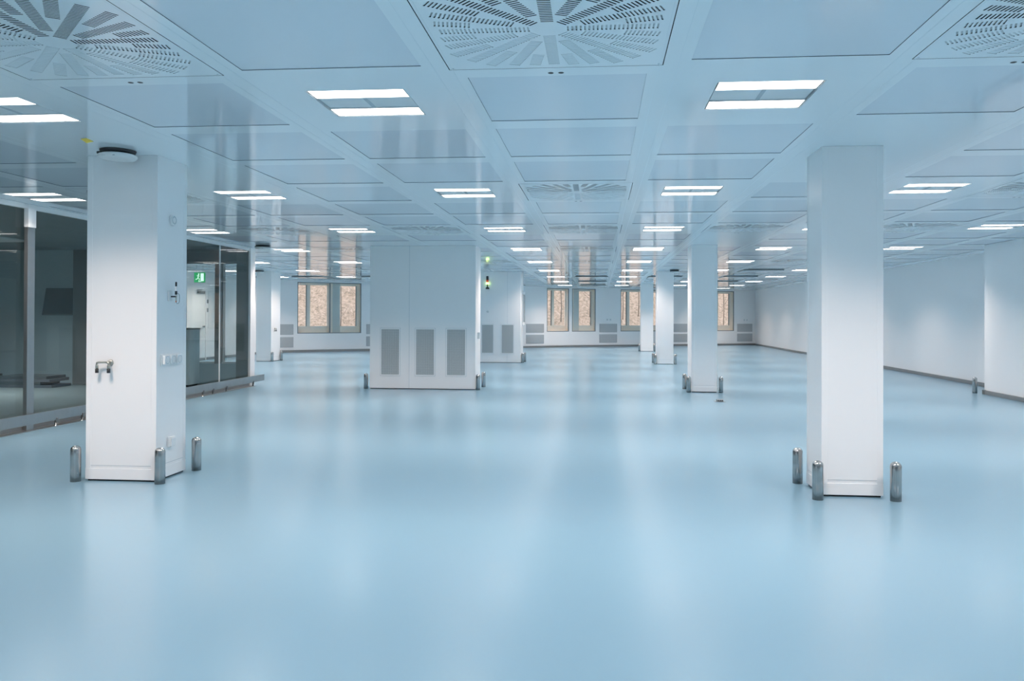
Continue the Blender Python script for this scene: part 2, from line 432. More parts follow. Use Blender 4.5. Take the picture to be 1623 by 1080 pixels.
def diff_label(i, j):
    rn = {0: 'nearest', 4: 'second', 7: 'third', 10: 'fourth', 13: 'fifth', 16: 'sixth'}[j]
    ln = {-4: 'far left', -2: 'left', 0: 'centre', 2: 'right', 4: 'far right'}[i]
    return 'square swirl air diffuser with radiating slots, %s diffuser row, %s column' % (rn, ln)
sp = thing('ceiling_port', '', 'ceiling port', (0, 0, H), group='paired round ceiling ports beside the diffusers')
for s in (-1, 1):
    b = MB(); b.lathe([(0, -0.0015), (0.013, -0.0015), (0.016, 0.0)], M_dark, 20, (s*0.028, 0, 0)); b.done('port_cap', sp)
for k, (i, j) in enumerate(diffs):
    loc = (X0+i*M, Y0+j*M, H)
    if k == 0: dl.location = loc; dl['label'] = diff_label(i, j)
    else: dup(dl, loc, label=diff_label(i, j))
    l2 = (loc[0], loc[1]+0.66, H); lab = 'pair of small black round ports just behind the ' + diff_label(i, j).split(', ', 1)[1].replace(' diffuser row', '-row').replace(', ', ' ') + ' diffuser'
    if k == 0: sp.location = l2; sp['label'] = lab
    else: dup(sp, l2, label=lab)
# far diffusers that hang a little below the ceiling
dd = thing('dropped_diffuser', '', 'ceiling diffuser', (0, 0, H), group='dark edged square vents hanging below the far ceiling')
b = MB(); b.box(-0.545, 0.545, -0.545, 0.545, -0.024, 0.0, M_dkfr); b.box(-0.545, 0.545, -0.549, -0.545, -0.022, -0.002, M_dkfr); b.done('dark_rim', dd)
b = MB(); b.box(-0.52, 0.52, -0.52, 0.52, -0.028, -0.024, M_ceil); b.done('vent_face', dd)
for k, (i, j) in enumerate(dropped):
    rn = {16: 'nearest', 19: 'second', 22: 'third', 25: 'farthest'}[j]
    lab = 'thin dark-edged ceiling vent, %s such row, %s' % (rn, {-8: 'in line with the far left column', -6: 'beside the tall shaft at left', 0: 'in front of the central windows', 2: 'above the right column line', 4: 'towards the right wall'}[i])
    loc = (X0+i*M, Y0+j*M+0.1, H)
    if k == 0: dd.location = loc; dd['label'] = lab
    else: dup(dd, loc, label=lab)

# ------------------------------------------------------------------ columns
def column(x0, x1, y0, y1, label, seamL=True):
    w, dpt = x1-x0, y1-y0
    t = thing('column', label, 'column', (x0, y0, 0), group='white clad square columns')
    b = MB(); b.box(0.012, w-0.012, 0.012, dpt-0.012, 0, 0.02, M_gap); b.done('base_gap', t)
    b = MB(); b.box(0, w, 0, dpt, 0.013, H, M_clad, 0.004); b.done('cladding', t)
    b = MB(); e = 0.0018
    for xx, yy in ((0, 0), (1, 0), (0, 1), (1, 1)):
        cx, cy = xx*w, yy*dpt; sx = 1 if xx == 0 else -1; sy = 1 if yy == 0 else -1
        xa, xb = sorted((cx-sx*e, cx+sx*0.045)); ya, yb = sorted((cy-sy*e, cy+sy*0.045))
        b.box(xa, xb, ya, yb, 0.013, H-0.001, M_clad, 0.003)
    b.done('corner_profile', t)
    b = MB(); s = 0.003; b.box(-s, w+s, -s, dpt+s, 0.014, 0.105, M_clad, 0.002); b.done('skirting', t)
    b = MB(); b.box(-0.0015, w+0.0015, -0.0015, dpt+0.0015, 0.128, 0.1305, M_seam); b.done('cladding_joint', t)
    return t
column(-4.25, -3.64, 6.235, 6.70, 'large white column at left with pipe fitting and wall sockets')
column(1.718, 2.176, 6.275, 6.71, 'large white column in the right foreground')
column(1.70, 2.16, 14.68, 15.33, 'second white column behind the large right one')
column(1.70, 2.165, 23.22, 23.9, 'third white column in the right line, far back')
column(1.68, 2.165, 31.75, 32.4, 'farthest white column, before the central windows')
column(-10.21, -9.75, 22.83, 23.5, 'far white column beyond the glass partition at left')

# ------------------------------------------------------------------ service shafts
def grille(parent, x, z0, w, h, y=-0.004, nx=18, nz=44):
    g = MB(); fr = 0.022
    g.box(x, x+fr, y-0.006, y+0.004, z0, z0+h, M_clad, 0.001); g.box(x+w-fr, x+w, y-0.006, y+0.004, z0, z0+h, M_clad, 0.001)
    g.box(x+fr, x+w-fr, y-0.006, y+0.004, z0, z0+fr, M_clad, 0.001); g.box(x+fr, x+w-fr, y-0.006, y+0.004, z0+h-fr, z0+h, M_clad, 0.001)
    for dx in (-0.004, w): g.box(x+dx, x+dx+0.004, y-0.001, y+0.004, z0-0.004, z0+h+0.004, M_seam)
    for dz in (-0.004, h): g.box(x, x+w, y-0.001, y+0.004, z0+dz, z0+dz+0.004, M_seam)
    o = g.done('vent_grille', parent)
    g = MB(); g.box(x+fr, x+w-fr, y+0.002, y+0.0035, z0+fr, z0+h-fr, M_grillb); g.done('grille_backing', o)
    g = MB(); iw, ih = w-2*fr, h-2*fr
    for k in range(nx+1): xx = x+fr+iw*k/nx; g.box(xx-0.0035, xx+0.0035, y-0.003, y+0.001, z0+fr, z0+h-fr, M_grille)
    for k in range(nz+1): zz = z0+fr+ih*k/nz; g.box(x+fr, x+w-fr, y-0.002, y+0.0015, zz-0.0035, zz+0.0035, M_grille)
    g.done('grille_bars', o)
def shaft(x0, x1, y0, y1, label, seams, grs):
    w, dpt = x1-x0, y1-y0
    t = thing('service_shaft', label, 'service shaft', (x0, y0, 0), group='white boxed service shafts')
    b = MB(); b.box(0.012, w-0.012, 0.012, dpt-0.012, 0, 0.02, M_gap); b.done('base_gap', t)
    b = MB(); b.box(0, w, 0, dpt, 0.013, H, M_clad, 0.004)
    for s in seams: b.box(s-x0-0.002, s-x0+0.002, -0.0012, 0.001, 0.013, H, M_seam)
    b.done('cladding', t)
    for gx, gz, gw, gh in grs: grille(t, gx-x0, gz, gw, gh)
    return t
s1 = shaft(-4.32, -2.30, 14.65, 15.27, 'wide white service shaft with three tall grilles', [-3.562], [(-4.118, 0.25, 0.385, 0.90), (-3.449, 0.25, 0.385, 0.90), (-2.858, 0.25, 0.385, 0.90)])
s2 = shaft(-4.75, -2.30, 23.27, 24.05, 'farther white service shaft with two tall grilles and signal light', [-2.70], [(-3.475, 0.268, 0.375, 0.878), (-2.887, 0.268, 0.39, 0.878)])
b = MB(); b.box(0, 0.05, -0.045, 0.045, -0.06, 0.06, M_plastic, 0.006); o = b.done('wall_switch', loc=(-2.300, 14.93, 1.01)); tag(o, 'small white switch box on the wide shaft side', 'switch')
o = thing('guard_bar', 'tall grey bar on the side of the farther service shaft', 'guard bar', (-2.30, 23.9, 0))
b = MB(); b.box(0.035, 0.065, -0.02, 0.02, 1.10, 2.12, M_steelh, 0.004); b.done('bar', o)
for zz in (1.15, 2.08):
    b = MB(); b.box(0, 0.07, -0.03, 0.03, zz-0.04, zz+0.05, M_plastic, 0.006); b.done('bracket', o)
o = tag(MB().lathe([(0, -0.012), (0.028, -0.012), (0.035, 0)], M_grille, 24, (0, 0, 0), 'Y').done('wall_sensor', loc=(-3.287, 23.27, 1.52)), 'small grey round sensor below the signal light', 'sensor')
# stack light
t = thing('signal_tower', 'small black signal tower with red and lit green lens', 'signal light', (-3.29, 23.268, 2.19))
b = MB(); b.lathe([(0, 0), (0.055, 0), (0.055, 0.03), (0.03, 0.05), (0.018, 0.06), (0.018, 0.12), (0.03, 0.135), (0, 0.135)], M_dark, 24, (0, -0.07, 0)); b.box(-0.03, 0.03, -0.07, 0, 0.0, 0.03, M_dark); b.done('stem', t)
b = MB(); b.lathe([(0, 0.136), (0.034, 0.136), (0.034, 0.19), (0, 0.19)], M_greenlit, 24, (0, -0.07, 0)); b.done('green_lens', t)
b = MB(); b.lathe([(0, 0.191), (0.034, 0.191), (0.034, 0.265), (0, 0.265)], M_red, 24, (0, -0.07, 0)); b.done('red_lens', t)
b = MB(); b.lathe([(0, 0.266), (0.034, 0.266), (0.034, 0.37), (0.028, 0.38), (0, 0.38)], M_dark, 24, (0, -0.07, 0)); b.done('cap', t)

# ------------------------------------------------------------------ bollards
bo = thing('bollard', '', 'bollard', group='short stainless steel bollards')
b = MB(); b.lathe([(0, 0), (0.041, 0), (0.041, 0.262), (0.0395, 0.268)], M_steel, 40); b.done('tube', bo)
b = MB(); b.lathe([(0.0400, 0.2665), (0.038, 0.276), (0.030, 0.286), (0.018, 0.293), (0, 0.296)], M_steel, 40); b.done('domed_cap', bo)
bol = [(-4.315, 6.20, 'steel bollard at the left corner of the large left column'),
       (-3.575, 6.185, 'steel bollard at the near right corner of the large left column'),
       (-3.565, 6.755, 'steel bollard at the rear right corner of the large left column'),
       (-4.315, 6.76, 'steel bollard hidden at the rear left corner of the large left column'),
       (1.655, 6.755, 'steel bollard at the rear left corner of the large right column'),
       (1.66, 6.165, 'steel bollard at the near left corner of the large right column'),
       (2.235, 6.175, 'steel bollard at the near right corner of the large right column'),
       (-4.385, 14.63, 'steel bollard at the left corner of the wide service shaft'),
       (-2.245, 14.63, 'steel bollard at the near right corner of the wide service shaft'),
       (-2.235, 15.28, 'steel bollard at the rear right corner of the wide service shaft'),
       (-2.245, 23.30, 'steel bollard at the near right corner of the farther service shaft'),
       (-2.235, 23.9, 'steel bollard at the rear right corner of the farther service shaft'),
       (1.64, 15.32, 'steel bollard at the rear left of the second right column'),
       (1.645, 14.65, 'steel bollard at the near left corner of the second right column'),
       (2.225, 14.66, 'steel bollard at the near right corner of the second right column'),
       (2.225, 15.32, 'steel bollard at the rear right of the second right column'),
       (1.645, 23.22, 'steel bollard at the near left of the third right column'),
       (1.635, 23.95, 'steel bollard at the rear left of the third right column'),
       (2.225, 23.25, 'steel bollard at the right side of the third right column'),
       (1.615, 31.75, 'steel bollard at the left of the farthest column'),
       (2.23, 31.75, 'steel bollard at the near right of the farthest column'),
       (2.235, 32.6, 'steel bollard at the rear right of the farthest column'),
       (-10.275, 22.8, 'steel bollard at the left corner of the far left column'),
       (-9.70, 22.80, 'steel bollard at the near right corner of the far left column'),
       (-9.685, 23.45, 'steel bollard at the rear right corner of the far left column'),
       (6.885, 15.16, 'steel bollard beside the corner of the right wall')]
for k, (x, y, lab) in enumerate(bol):
    if k == 0: bo.location = (x, y, 0); bo['label'] = lab
    else: dup(bo, (x, y, 0), label=lab)

# ------------------------------------------------------------------ fittings on the left column
t = thing('pipe_fitting', 'nickel twin-outlet pipe fitting on the left column front', 'pipe fitting', (-4.03, 6.235, 0.985))
b = MB(); b.lathe([(0, -0.016), (0.016, -0.016), (0.024, -0.008), (0.026, 0)], M_brass, 28, (-0.008, 0, 0.0), 'Y'); b.tube([(-0.008, -0.01, 0), (-0.006, -0.05, 0.002)], 0.010, M_brass); b.done('wall_flange', t)
b = MB(); b.tube([(-0.094, -0.052, -0.042), (-0.094, -0.052, -0.008), (-0.091, -0.052, 0.0), (-0.082, -0.052, 0.003), (-0.01, -0.05, 0.004), (0.0, -0.05, 0.002), (0.006, -0.05, -0.006), (0.006, -0.05, -0.042)], 0.0085, M_brass, 14)
b.lathe([(0, -0.05), (0.011, -0.05), (0.011, -0.022), (0.009, -0.018)], M_brass, 20, (-0.094, -0.052, 0)); b.lathe([(0, -0.05), (0.011, -0.05), (0.011, -0.022), (0.009, -0.018)], M_brass, 20, (0.006, -0.05, 0)); b.done('outlet_pipe', t)
for x, y in ((-0.094, -0.052), (0.006, -0.05)):
    b = MB(); b.lathe([(0, -0.084), (0.012, -0.084), (0.0135, -0.081), (0.0135, -0.050), (0, -0.050)], M_dark, 24, (x, y, 0)); b.done('black_cap', t)
pf = t
r = dup(pf, (-9.75, 23.1, 0.985), PI/2, 'small pipe fitting on the side of the far left column')

XS = -3.6382
t = thing('alarm_sounder', 'round white sounder high on the left column side', 'sounder', (XS, 6.463, 2.192))
b = MB(); b.lathe([(0, 0.018), (0.034, 0.018), (0.045, 0.010), (0.047, 0)], M_plastic, 36, (0, 0, 0), 'X'); b.done('body', t)
b = MB(); b.lathe([(0.026, 0.0185), (0.030, 0.0205), (0.034, 0.0178)], M_seam, 36, (0, 0, 0), 'X'); b.done('ring', t)
t = thing('gas_sensor', 'small sensor with black probe and looped cable on the left column', 'sensor', (XS, 6.43, 1.54))
b = MB(); b.box(0, 0.012, -0.035, 0.02, -0.04, 0.05, M_plastic, 0.003); b.done('mounting_plate', t)
b = MB(); b.box(0.010, 0.06, -0.007, 0.007, -0.008, 0.004, M_dark, 0.002); b.done('clamp', t)
b = MB(); b.lathe([(0, -0.035), (0.006, -0.035), (0.007, 0.0), (0.009, 0.012)], M_brass, 18, (0.055, 0, -0.002)); b.done('connector', t)
b = MB(); b.lathe([(0, 0.014), (0.010, 0.014), (0.010, 0.046), (0, 0.046)], M_dark, 18, (0.055, 0, 0)); b.lathe([(0, 0.085), (0.008, 0.085), (0.008, 0.118), (0.005, 0.124), (0, 0.124)], M_dark, 18, (0.055, 0, 0)); b.done('probe', t)
b = MB(); b.lathe([(0.0078, 0.046), (0.0078, 0.085)], M_plastic, 18, (0.055, 0, 0)); b.done('probe_sleeve', t)
pts = [(0.055+0.045*0, 0.0, -0.036)]
cab = [(0.055, 0.0, -0.036), (0.055, 0.004, -0.052), (0.056, 0.018, -0.062), (0.058, 0.036, -0.058), (0.06, 0.046, -0.042), (0.06, 0.048, -0.01), (0.06, 0.046, 0.012), (0.058, 0.034, 0.024), (0.056, 0.018, 0.028), (0.055, 0.004, 0.028)]
b = MB(); b.tube(cab, 0.0022, M_dkfr, 8); b.done('cable', t)
b = MB(); b.lathe([(0, -0.05), (0.005, -0.05), (0.006, -0.034), (0, -0.034)], M_skin, 12, (0.055, 0.0, 0)); b.done('cable_tip', t)
# three sockets in one strip
t = thing('socket_strip', 'white triple wall socket at mid height on the left column', 'wall socket', (XS, 6.44, 1.005))
b = MB(); b.box(0, 0.012, -0.150, 0.150, -0.045, 0.045, M_plastic, 0.003); b.done('surround', t)
for k in (-1, 0, 1):
    b = MB(); b.box(0.012, 0.034, k*0.098-0.040, k*0.098+0.040, -0.038, 0.038, M_plastic, 0.005)
    so = b.done('socket_cover', t)
    b = MB(); b.lathe([(0.029, 0.0345), (0.031, 0.036), (0.033, 0.034)], M_seam, 28, (0, k*0.098, -0.002), 'X'); b.done('socket_ring', so)
t = thing('data_outlet', 'small white outlet box low on the left column side', 'outlet', (XS, 6.44, 0.305))
b = MB(); b.box(0, 0.03, -0.04, 0.04, -0.042, 0.042, M_plastic, 0.004); b.done('box', t)
b = MB(); b.box(0.03, 0.036, -0.034, 0.034, -0.036, 0.030, M_plastic, 0.002); b.done('lid', t)

# access points under the ceiling
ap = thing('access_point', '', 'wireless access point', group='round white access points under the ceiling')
b = MB(); b.lathe([(0.135, -0.002), (0.128, -0.020), (0.105, -0.032), (0, -0.032)], M_dark, 40); b.box(-0.125, -0.085, -0.09, -0.04, -0.04, -0.02, M_dark, 0.006); b.done('gap_shadow_mount', ap)  # black mount; its black also paints the shadow in the gap above the disc
b = MB(); b.lathe([(0, -0.033), (0.125, -0.033), (0.142, -0.040), (0.146, -0.052), (0.134, -0.068), (0.10, -0.074), (0, -0.076)], M_plastic, 48); lens = b.done('disc', ap)
b = MB(); b.box(0.02, 0.055, -0.133, -0.129, -0.064, -0.059, M_dkfr, 0.001); b.box(-0.05, 0.01, -0.137, -0.132, -0.063, -0.061, M_grille); b.done('marking', lens)
for k, (x, y, lab) in enumerate([(-3.865, 6.045, 'white round access point with gap-shadow black mount before the large left column'), (-6.34, 14.45, 'access point by the end of the glass partition'),
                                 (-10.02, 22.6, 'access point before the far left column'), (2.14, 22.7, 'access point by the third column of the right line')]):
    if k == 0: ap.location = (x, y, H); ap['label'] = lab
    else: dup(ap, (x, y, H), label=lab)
b = MB(); st = [(-3.89, 5.62), (-3.935, 5.755), (-3.85, 5.71), (-3.83, 5.60)]; za, zb = H-0.003, H-0.0005
b.quad([(*p, za) for p in st], M_yellow); b.quad([(*p, zb) for p in st], M_yellow)
for k in range(4): b.quad([(*st[k], za), (*st[(k+1) % 4], za), (*st[(k+1) % 4], zb), (*st[k], zb)], M_yellow)
bmesh.ops.remove_doubles(b.bm, verts=b.bm.verts, dist=1e-5)
tag(b.done('ceiling_sticker'), 'small yellow sticker on the ceiling near the left column', 'sticker')

# floor outlet
t = thing('floor_outlet', 'low steel floor outlet in front of the second right column', 'floor outlet', (1.975, 13.12, 0))
b = MB(); b.box(-0.085, 0.085, -0.085, 0.085, 0, 0.005, M_steelh, 0.002); b.done('plate', t)
b = MB(); b.box(-0.055, 0.055, -0.05, 0.05, 0.005, 0.04, M_steelh, 0.012); b.done('hood', t)
for sx in (-0.03, 0.0, 0.03):
    b = MB(); b.box(sx-0.008, sx+0.008, -0.054, -0.049, 0.012, 0.03, M_dark); b.done('socket_hole', t)

# ------------------------------------------------------------------ far wall grilles and sockets
fg = thing('wall_grille', '', 'wall grille', group='grey rectangular grilles low on the far wall')
b = MB(); b.box(0, 0.9, -0.012, 0, 0, 0.385, M_farg, 0.004); b.done('frame', fg)
b = MB()
for k in range(15): b.box(0.02, 0.88, -0.017, -0.012, 0.02+k*0.0245, 0.034+k*0.0245, M_grille)
b.done('louvres', fg)
GR = [(0, sofs(0, -11.91), 0.62, 'left of the leftmost far window'), (0, sofs(0, -9.08), 0.9, 'right of the leftmost far window'),
      (0, sofs(0, -3.16), 0.90, 'left of the central far windows'), (1, sofs(1, 0.03), 0.90, 'right of the central far windows'),
      (1, sofs(1, 3.50), 0.80, 'between the two right columns'), (1, sofs(1, 6.78), 0.88, 'by the far right corner')]
first = True
for fi, s, w, lab in GR:
    for up, z0 in (('upper', 0.665), ('lower', 0.185)):
        l = '%s grey wall grille %s' % (up, lab)
        if first: fg.location = F[fi].at(s, z0); fg.rotation_euler = (0, 0, F[fi].rot); fg['label'] = l; r = fg; first = False
        else: r = dup(fg, F[fi].at(s, z0), F[fi].rot, l)
        r.scale = (w/0.9, 1, 1)
so = thing('double_socket', '', 'wall socket', group='pairs of small sockets above the far wall grilles')
for k in (0, 1):
    b = MB(); b.box(k*0.16-0.11, k*0.16-0.02, -0.02, 0, -0.045, 0.045, M_plastic, 0.005); b.done('socket', so)
    b = MB(); b.box(k*0.16-0.085, k*0.16-0.045, -0.022, -0.019, -0.02, 0.02, M_seam); b.done('socket_insert', so)
for k, (fi, x, lab) in enumerate([(1, 0.45, 'pair of white sockets above the grilles right of the central windows'), (1, 7.2, 'pair of white sockets above the grilles by the far right corner')]):
    loc = F[fi].at(sofs(fi, x), 1.24)
    if k == 0: so.location = loc; so.rotation_euler = (0, 0, F[fi].rot); so['label'] = lab
    else: dup(so, loc, F[fi].rot, lab)

# ------------------------------------------------------------------ glass partition on the left
t = thing('glass_partition', 'full-height glass partition with steel posts at the left', 'glass partition', (XG, 2.0, 0))
def gy(y): return y-2.0
b = MB(); b.box(-0.05, 0.0, 0, gy(14.9), 2.645, H-0.001, M_clad, 0.002); b.done('header', t)
b = MB(); b.box(-0.05, 0.0, 0, gy(14.9), 0.0, 0.05, M_mull); b.done('sill_track', t)
ys = [2.0, 5.3, 8.87, 12.44, 13.72, 14.9]
for a, c in zip(ys[:-1], ys[1:]):
    b = MB(); b.box(-0.032, -0.022, gy(a)+0.004, gy(c)-0.004, 0.05, 2.645, M_pglass); b.done('glass_panel', t)
for y in (5.3, 8.87):
    b = MB(); b.box(0.001, 0.05, gy(y)-0.06, gy(y)+0.06, 0.0, 2.42, M_steelh, 0.004); b.box(0.001, 0.06, gy(y)-0.065, gy(y)+0.065, 2.42, 2.645, M_clad, 0.003); b.done('post', t)
b = MB(); b.box(-0.04, 0.012, gy(12.44)-0.035, gy(12.44)+0.06, 0.05, 2.645, M_steelh, 0.003); b.done('post', t)
b = MB(); b.box(-0.035, -0.015, gy(13.72)-0.010, gy(13.72)+0.010, 0.05, 2.645, M_clad, 0.002); b.done('glass_joint', t)

t = thing('bumper_rail', 'flat steel bumper rail along the foot of the glass partition', 'bumper rail', (XG+0.085, 2.0, 0))
b = MB(); b.box(0, 0.025, 0, gy(15.35), 0.075, 0.20, M_steelh, 0.004); b.done('rail', t)
for y in (4.0, 6.2, 8.0, 9.25, 9.75, 10.25, 11.6, 12.9, 13.25, 13.75, 14.85):
    b = MB(); b.lathe([(0, 0), (0.03, 0), (0.03, 0.006), (0.012, 0.010), (0.012, 0.085), (0, 0.085)], M_steel, 16, (0.012, gy(y), 0)); b.box(0.012, 0.040, gy(y)-0.012, gy(y)+0.012, 0.045, 0.10, M_dkfr, 0.003); b.done('foot', t)
b = MB(); b.box(XG+0.0, XG+0.125, 2.0, 14.95, 0, 0.006, M_steelh, 0.002); struct(b.done('trim_1'))

# end wall of the side room with two openings
zb, zt = 0.43, 2.43
b = MB()
ox = [(-9.05, -7.52), (-7.40, -7.08)]
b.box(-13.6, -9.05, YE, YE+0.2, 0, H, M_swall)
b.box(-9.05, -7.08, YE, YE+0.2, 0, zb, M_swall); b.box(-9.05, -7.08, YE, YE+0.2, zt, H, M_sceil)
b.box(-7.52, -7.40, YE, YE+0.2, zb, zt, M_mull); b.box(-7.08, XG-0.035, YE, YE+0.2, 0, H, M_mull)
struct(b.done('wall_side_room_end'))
b = MB(); b.box(XG-0.035, XG+0.01, YE-0.005, YE+0.205, 0, H, M_clad, 0.003); struct(b.done('trim_2'))
b = MB(); b.box(-13.6, XG-0.04, YE+0.2, YE+0.215, 0, H, M_wall)
b.bm.clear()
b.box(-13.6, -9.05, YE+0.2, YE+0.215, 0, H, M_wall); b.box(-7.08, XG-0.04, YE+0.2, YE+0.215, 0, H, M_wall); b.box(-9.05, -7.08, YE+0.2, YE+0.215, 0, zb, M_wall); b.box(-9.05, -7.08, YE+0.2, YE+0.215, zt, H, M_wall)
struct(b.done('trim_3'))
for n, (a, c) in enumerate(ox):
    root = bpy.data.objects.new('window_%d' % (8+n), None); C.objects.link(root); root.location = (a, YE, 0); struct(root)
    w = c-a
    b = MB(); b.box(0, w, 0.06, 0.12, zb, zb+0.03, M_clad); b.box(0, w, 0.06, 0.12, zt-0.03, zt, M_mull); b.box(0, 0.02, 0.06, 0.12, zb+0.03, zt-0.03, M_mull); b.box(w-0.02, w, 0.06, 0.12, zb+0.03, zt-0.03, M_clad); b.done('window_frame', root)
    b = MB(); b.box(0.02, w-0.02, 0.088, 0.094, zb+0.03, zt-0.03, M_glass); b.done('pane', root)
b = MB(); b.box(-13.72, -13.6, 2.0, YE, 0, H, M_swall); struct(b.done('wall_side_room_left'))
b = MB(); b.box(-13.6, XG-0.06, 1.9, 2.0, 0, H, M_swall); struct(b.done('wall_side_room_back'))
b = MB(); b.box(XG-0.12, XG, YB, 2.0, 0, H, M_wall); struct(b.done('wall_left_near'))

sl = bpy.data.lights.new('side_room_added_fill', 'AREA'); sl.shape = 'RECTANGLE'; sl.size = 0.9; sl.size_y = 0.9; sl.energy = 46; sl.spread = math.radians(120); sl.color = (0.92, 0.98, 1.0)  # fill lamps added to brighten the dim side room
for x_, y_ in ((-10.4, 7.0), (-10.4, 12.6)):
    o = bpy.data.objects.new('side_room_added_fill', sl); C.objects.link(o); o.location = (x_, y_, H-0.06)
    b = MB(); b.box(-0.5, 0.5, -0.5, 0.5, 0.0, 0.018, M_tray, 0.003); b.box(-0.46, 0.46, -0.46, 0.46, -0.004, 0.0, M_plastic)  # made-up panel that carries the added fill lamp
    tag(b.done('side_room_added_panel', loc=(x_, y_, H-0.0485)), 'pale square panel added as fill light in the side room, %s one' % ('nearer' if y_ < 9 else 'farther'), 'ceiling light')
# things in the side room
t = thing('wall_board', 'dark grey board on the side room end wall behind glass', 'board', (-10.46, YE, 1.37))
b = MB(); v0 = [(-0.64, -0.03, 0), (0.02, -0.03, 0), (0.02, -0.03, 0.54), (-0.555, -0.03, 0.54)]
q = b.quad(v0, M_board); r = bmesh.ops.extrude_face_region(b.bm, geom=[q]); bmesh.ops.translate(b.bm, verts=[x for x in r['geom'] if isinstance(x, bmesh.types.BMVert)], vec=(0, 0.028, 0))
b.done('panel', t); b = MB(); b.box(-0.6, 0.0, -0.036, -0.031, 0.01, 0.025, M_mull); b.done('ledge', t)
b = MB(); b.box(-10.40, -9.95, YE-0.10, YE-0.002, 0.0, H-0.035, M_mull, 0.01); tag(b.done('grey_pillar'), 'grey pillar against the side room end wall, behind glass', 'pillar')
t = thing('storage_cabinet', 'pale blue cabinet behind the glass at the side room end', 'cabinet', (-8.52, 14.50, 0))
b = MB(); b.box(0, 0.71, 0, 0.40, 0.04, 1.10, M_cab, 0.006); b.box(0.03, 0.68, 0.03, 0.37, 0, 0.04, M_dark); b.done('body', t)
b = MB(); b.box(-0.01, 0.72, -0.01, 0.41, 1.10, 1.13, M_mull, 0.004); b.done('top', t)
for k in (0, 1):
    b = MB(); b.box(0.01+k*0.35, 0.345+k*0.355, -0.016, -0.001, 0.07, 1.08, M_cab, 0.003); dr = b.done('door', t)
    b = MB(); b.box(0.30+k*0.09, 0.315+k*0.09, -0.03, -0.016, 0.55, 0.70, M_steel, 0.003); b.done('handle', dr)
def board_stack(x0, x1, y0, y1, n, lab, seed):
    rr = random.Random(seed)
    for k in range(n):
        a, c = rr.uniform(-0.08, 0.08), rr.uniform(-0.05, 0.05)
        b = MB(); b.box(x0+a, x1+a+c, y0, y1, k*0.055, k*0.055+0.053, M_stack if k % 2 == 0 else M_board, 0.004)
        tag(b.done('stacked_board'), '%s %s' % (['bottom board', 'second board up', 'third board up', 'fourth board up', 'top board'][k if k < n-1 else 4], lab), 'board', 'grey boards stacked on the side room floor')
board_stack(-12.45, -11.75, 14.1, 14.6, 5, 'of the leftmost grey stack behind the glass', 1)
board_stack(-11.35, -10.35, 14.0, 14.55, 4, 'of the wide grey stack behind the glass', 2)

# door, closer, exit sign in the rear left area
root = bpy.data.objects.new('door_1', None); C.objects.link(root); root.location = (XL, 22.3, 0); struct(root)
b = MB(); b.box(0, 0.03, 0, 1.05, 0.005, 2.12, M_door, 0.003); b.done('door_leaf', root)
b = MB(); b.box(0, 0.045, -0.06, 0, 0, 2.18, M_clad); b.box(0, 0.045, 1.05, 1.11, 0, 2.18, M_clad); b.box(0, 0.045, 0, 1.05, 2.125, 2.18, M_clad); b.done('door_frame', root)
b = MB(); b.box(0.03, 0.08, 0.55, 0.95, 2.04, 2.11, M_mull, 0.006); b.box(0.04, 0.20, 0.50, 0.56, 2.13, 2.15, M_mull, 0.004); b.done('door_closer', root)
b = MB(); b.box(0.03, 0.08, 0.90, 0.95, 1.00, 1.06, M_steel, 0.006); b.box(0.07, 0.085, 0.78, 0.95, 1.02, 1.04, M_steel, 0.004); b.done('door_handle', root)
for zz, nm in ((1.956, 'upper'), (1.686, 'lower')):
    o = tag(MB().box(0, 0.04, -0.04, 0.04, -0.06, 0.06, M_mull, 0.01).done('wall_button', loc=(XL, 23.50, zz-0.15)), '%s grey button box beside the far left door' % nm, 'button')
t = thing('exit_sign', 'green lit exit sign hanging at the far left, seen through glass', 'exit sign', (-11.02, 21.0, H))
b = MB(); b.box(-0.1, -0.09, -0.005, 0.005, -0.145, 0, M_steel); b.box(0.09, 0.10, -0.005, 0.005, -0.145, 0, M_steel); b.done('hanger', t)
b = MB(); b.box(-0.155, 0.155, -0.02, 0.02, -0.42, -0.145, M_exit, 0.004); sg = b.done('sign_body', t)
b = MB(); yy = (-0.024, -0.0205)
b.box(-0.03, 0.05, *yy, -0.40, -0.385, M_exitw)                                  # door and running figure
b.box(0.035, 0.125, *yy, -0.385, -0.17, M_exitw)
b.lathe([(0, -0.024), (0.02, -0.024), (0.02, -0.0205)], M_exitw, 16, (-0.02, 0, -0.19), 'Y')
for p0, p1, r in (((-0.025, -0.215), (-0.04, -0.29), 0.012), ((-0.04, -0.29), (0.0, -0.32), 0.009), ((0.0, -0.32), (-0.01, -0.38), 0.009), ((-0.04, -0.29), (-0.07, -0.33), 0.009), ((-0.07, -0.33), (-0.11, -0.335), 0.009), ((-0.028, -0.225), (0.01, -0.255), 0.007), ((-0.028, -0.225), (-0.075, -0.24), 0.007)):
    b.tube([(p0[0], -0.0215, p0[1]), (p1[0], -0.0215, p1[1])], r*0.9, M_exitw, 8)
b.done('pictogram', sg)

